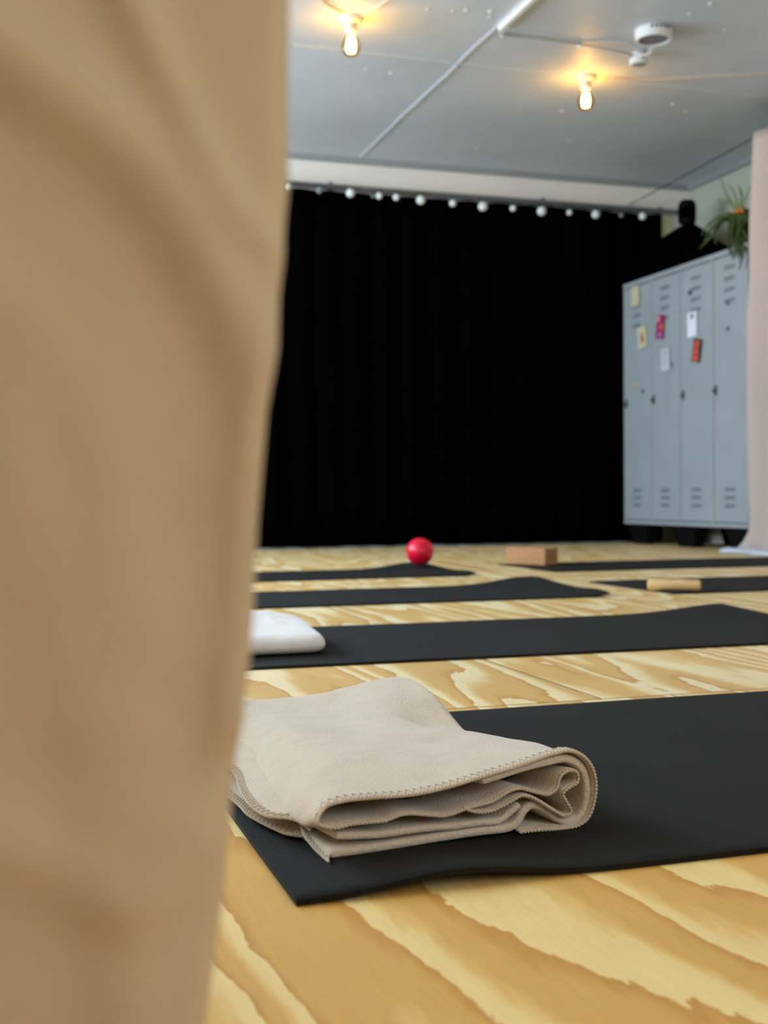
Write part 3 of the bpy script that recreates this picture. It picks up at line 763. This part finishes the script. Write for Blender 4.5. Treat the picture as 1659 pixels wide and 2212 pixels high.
# parameters: which front samples are the upper surface
iL = int(np.argmin(front[:, 0])); 
iR = int(np.argmax(front[:, 0]))
XL, XR = front[iL, 0], front[iR, 0]
rows = []
ys = [0, .004, .009, .016, .025, .035]+list(np.arange(.047, .47, .012))+[.475, .485, .493, .50, .504, .507]
for d in ys:
    row = []
    w_ = min(1, d/.045); w_ = w_*w_*(3-2*w_)
    for i in range(90):
        p = Vector(front[i])
        x, y = p.x, p.y+d
        xl_shift = -.006*min(1, d/.1)
        xr_shift = -.012*min(1, d/.12)
        f = (x-XL)/(XR-XL); x2 = x+xl_shift*(1-f)+xr_shift*f
        if y > 1.49: y = 1.49+(y-1.49)*.999
        if iL <= i <= iR:
            zt = topz(min(x2, .515), y)
            # fall away towards the two side turns
            aL = max(0, 1-(x2-(XL+xl_shift))/.016); aR = max(0, 1-((XR+xr_shift)-x2)/.020)
            zt = zt-.012*aL**2.2-(zt*.42)*aR**2.4
            zg = zt
        else:
            zg = p.z if i > iR else min(p.z, topz(XL, y)-.018)
            zg = max(zg, ZB+.001) if i > iR else zg
        z = p.z*(1-w_)+zg*w_
        z += (.0030*nz(x2*15, y*11, 1)+.0016*nz(x2*38, y*26, 4)-.004*math.exp(-((x2-.30)/.035)**2-((y-1.27+.35*(x2-.3))/.012)**2)-.003*math.exp(-((x2-.43)/.04)**2-((y-1.17-.4*(x2-.43))/.014)**2))*w_
        if d > .475: # turned-down back end
            q = (d-.475)/.032; z = z*(1-.75*q*q)
        row.append(Vector((x2, y, z))-BO)
    rows.append(row)
bm = bmesh.new(); grid(bm, rows)
def clothobj(name, bm, thick=.0035, sub=1):
    o = obj(name, bm, M['fleece'], bl, smooth=True)
    s = o.modifiers.new('s', 'SOLIDIFY'); s.thickness = thick; s.offset = 0
    s2 = o.modifiers.new('u', 'SUBSURF'); s2.levels = sub; s2.render_levels = sub
    return o
clothobj('outer_layer', bm)
def ribbon(name, crop, n, depth, thick, back=0, slope=0.0):
    P = smoothline([tuple(fp(*c, back)) for c in crop], n)
    bm = bmesh.new(); rr = []
    for d in (0, .004, .02, .05, .08):
        rr.append([Vector((p[0]-.15*d, p[1]+d, max(ZB+thick*.5, p[2]*(1-1.5*d))))-BO for p in P])
    grid(bm, rr); return clothobj(name, bm, thick), P
inner_crop = [(1110, 488), (1180, 466), (1300, 428), (1400, 404), (1480, 392), (1535, 425), (1560, 480), (1562, 570), (1542, 630), (1500, 662), (1450, 655), (1380, 608), (1330, 590), (1292, 618), (1268, 662), (1225, 690), (1120, 703), (1000, 720), (800, 752), (640, 778), (540, 794), (462, 806)]
ribbon('folded_layer', inner_crop, 120, .33, .0080, back=.004)
mid_crop = [(488, 724), (600, 722), (700, 716), (850, 695), (1000, 682), (1100, 668), (1185, 660), (1235, 622), (1275, 588)]
ribbon('folded_layer', mid_crop, 60, .3, .0068, back=.003)
st_crop = [(430, 680), (560, 665), (690, 655), (740, 635), (800, 625), (900, 632), (960, 632), (1050, 600), (1150, 572), (1220, 530), (1270, 517), (1330, 532), (1390, 542), (1428, 512), (1440, 468), (1478, 440), (1512, 450), (1520, 482), (1490, 508), (1452, 528), (1462, 568), (1488, 602), (1480, 632), (1450, 632), (1390, 598), (1330, 562), (1280, 547), (1220, 578), (1150, 612), (1080, 618), (1030, 600)]
_, PS = ribbon('stitched_layer', st_crop, 130, .28, .0040, back=.001)

# stitching: a twisted cord along each edge and slanted over-stitches on the sheet
def rope(name, P, r=.0011, tw=.0009, pitch=.0042):
    P = [Vector(p) for p in P]; L = sum((b-a).length for a, b in zip(P, P[1:])); n = int(L/.0009)
    Q = smoothline([tuple(p) for p in P[::3]+[P[-1]]], n)
    bm = bmesh.new()
    for ph in (0, PI):
        tube(bm, [Vector((q[0], q[1]-.0012+tw*math.sin(i*.0009/pitch*2*PI+ph), q[2]+tw*math.cos(i*.0009/pitch*2*PI+ph)))-BO for i, q in enumerate(Q)], r, 5)
    return obj(name, bm, M['thread'], bl, smooth=True)
def overstitch(name, edge, inner, step=.0074, r=.00065, lift=.0022):
    E = smoothline([tuple(p) for p in edge], 400); I = smoothline([tuple(p) for p in inner], 400)
    L = np.linalg.norm(np.diff(E, axis=0), axis=1).sum(); n = int(L/step); pts = []
    for k in range(n):
        a = int(k/n*399); b = int((k+.5)/n*399)
        e = Vector(E[a]); i_ = Vector(I[b]); pts += [e+Vector((0, 0, lift*.6)), (e+i_)/2+Vector((0, 0, lift)), i_+Vector((0, 0, lift)), (i_+Vector(E[min(399, int((k+1)/n*399))]))/2+Vector((0, 0, lift))]
    bm = bmesh.new(); tube(bm, [p-BO for p in pts], r, 5); return obj(name, bm, M['thread'], bl, smooth=True)
rope('edge_stitching', front[:, :], .0013, .0009, .0075)
def row_at(d):                    # same sheet, d metres back
    k = max(j for j in range(len(ys)) if ys[j] <= d); f = (d-ys[k])/(ys[k+1]-ys[k])
    return [rows[k][i].lerp(rows[k+1][i], f)+BO for i in range(90)]
e0 = row_at(.0005); e1 = row_at(.0095)
overstitch('edge_stitching', e0[iL:iR+1], e1[iL:iR+1])
rope('edge_stitching', PS, .0012, .0009, .0070)

# lower sheets showing at the left side with their own stitched edges
def lobe(name, crop_edge, z, inward, thick=.003, bulge=.006):
    E = [on(480+a*.5063, 1440+b*.5066, 2, z+bz) for a, b, bz in crop_edge]
    E = [Vector(p) for p in smoothline([tuple(p) for p in E], 40)]
    bm = bmesh.new(); rr = []
    for j in range(8):
        t = j/7
        rr.append([p+Vector((inward[0]*t*(1), inward[1]*t, bulge*math.sin(t*PI*.6)))-BO for p in E])
    grid(bm, rr); clothobj(name, bm, thick)
    rope('edge_stitching', E, .0010)
    I = [p+Vector((inward[0]*.08, inward[1]*.08, .0012)) for p in E]
    overstitch('edge_stitching', E, I, r=.0005, lift=.0016)
lobe('lower_layer', [(-120, 300, .010), (-20, 400, .006), (50, 450, .002), (78, 530, 0), (130, 600, -.002), (200, 638, -.004), (290, 645, -.004), (370, 690, -.006)], .030, (.085, .012), bulge=.004)
lobe('lower_layer', [(-60, 480, 0), (60, 580, 0), (110, 630, 0), (200, 680, -.002), (290, 716, -.003), (350, 722, -.003)], .014, (.08, .03), bulge=.002)
lobe('lower_layer', [(330, 660, .010), (345, 710, .006), (385, 765, .002), (420, 800, 0), (452, 828, 0)], .0085, (.02, .05), bulge=.001)

# ------------------------------------------------------------------ beige curtain close to the camera
cu = thing('beige_curtain', 'large blurred beige curtain hanging close at the left', 'curtain', (-.5, .385, 0))
def edge_x(z):                    # the free edge waves gently from floor to rail
    zs = [0, .12, .153, .19, .235, .28, .315, .35, .37, .40, .425, .45, .48, .55, 1.0, 1.6, 2.3]
    xs = [.052, .056, .060, .0655, .0695, .0745, .0765, .0795, .084, .0865, .0895, .0895, .0900, .092, .086, .093, .09]
    return float(np.interp(z, zs, xs))+.0027
ridges = [ # polylines (x,z), width, height: soft diagonal folds
    ([(-.05, .50), (.0, .458), (.04, .428), (.064, .395), (.080, .36), (.084, .31), (.078, .25)], .013, .009),
    ([(.02, .52), (.045, .465), (.068, .42), (.085, .40)], .007, .006),
    ([(-.06, .24), (.0, .215), (.035, .195), (.055, .21)], .012, .005),
    ([(.0, .34), (.02, .27), (.035, .20), (.035, .12)], .014, .004),
    ([(-.05, .40), (.0, .38), (.03, .33), (.04, .25)], .014, .003)]
RS = []
for pl_, sg, h in ridges: RS.append((smoothline(pl_, 60), sg, h))
rows = []
zsamp = list(np.linspace(0.004, .08, 8))+list(np.linspace(.09, .56, 90))+list(np.linspace(.6, 2.33, 50))
xn = 130
for z in zsamp:
    row = []; ex = edge_x(z)
    for i in range(xn+1):
        f = i/xn; x = -1.2+(ex+1.2)*(1-(1-f)**2.0)
        y = .385
        amp = min(1, abs(x)/.5 if x < 0 else 0)
        y += .045*amp*math.sin(x*24)*1
        for P, sg, h in RS:
            d2 = ((P[:, 0]-x)**2+(P[:, 1]-z)**2).min(); y -= h*math.exp(-d2/sg**2)
        if x > ex-.010: y += ((x-(ex-.010))/.010)**2*.007
        y += .0012*nz(x*30, z*18)
        y += .02*math.sin(z*2.3+.5)*max(0, z-.6)
        row.append(Vector((x, y, z))-cu.location)
    rows.append(row)
bm = bmesh.new(); grid(bm, rows)
o = obj('cloth', bm, M['beige'], cu, smooth=True); s = o.modifiers.new('s', 'SOLIDIFY'); s.thickness = .0012
bm = bmesh.new(); tube(bm, [(-.75, .06, 2.345), (.65, .06, 2.345)], .009, 10); obj('curtain_rod', bm, M['darkmetal'], cu)
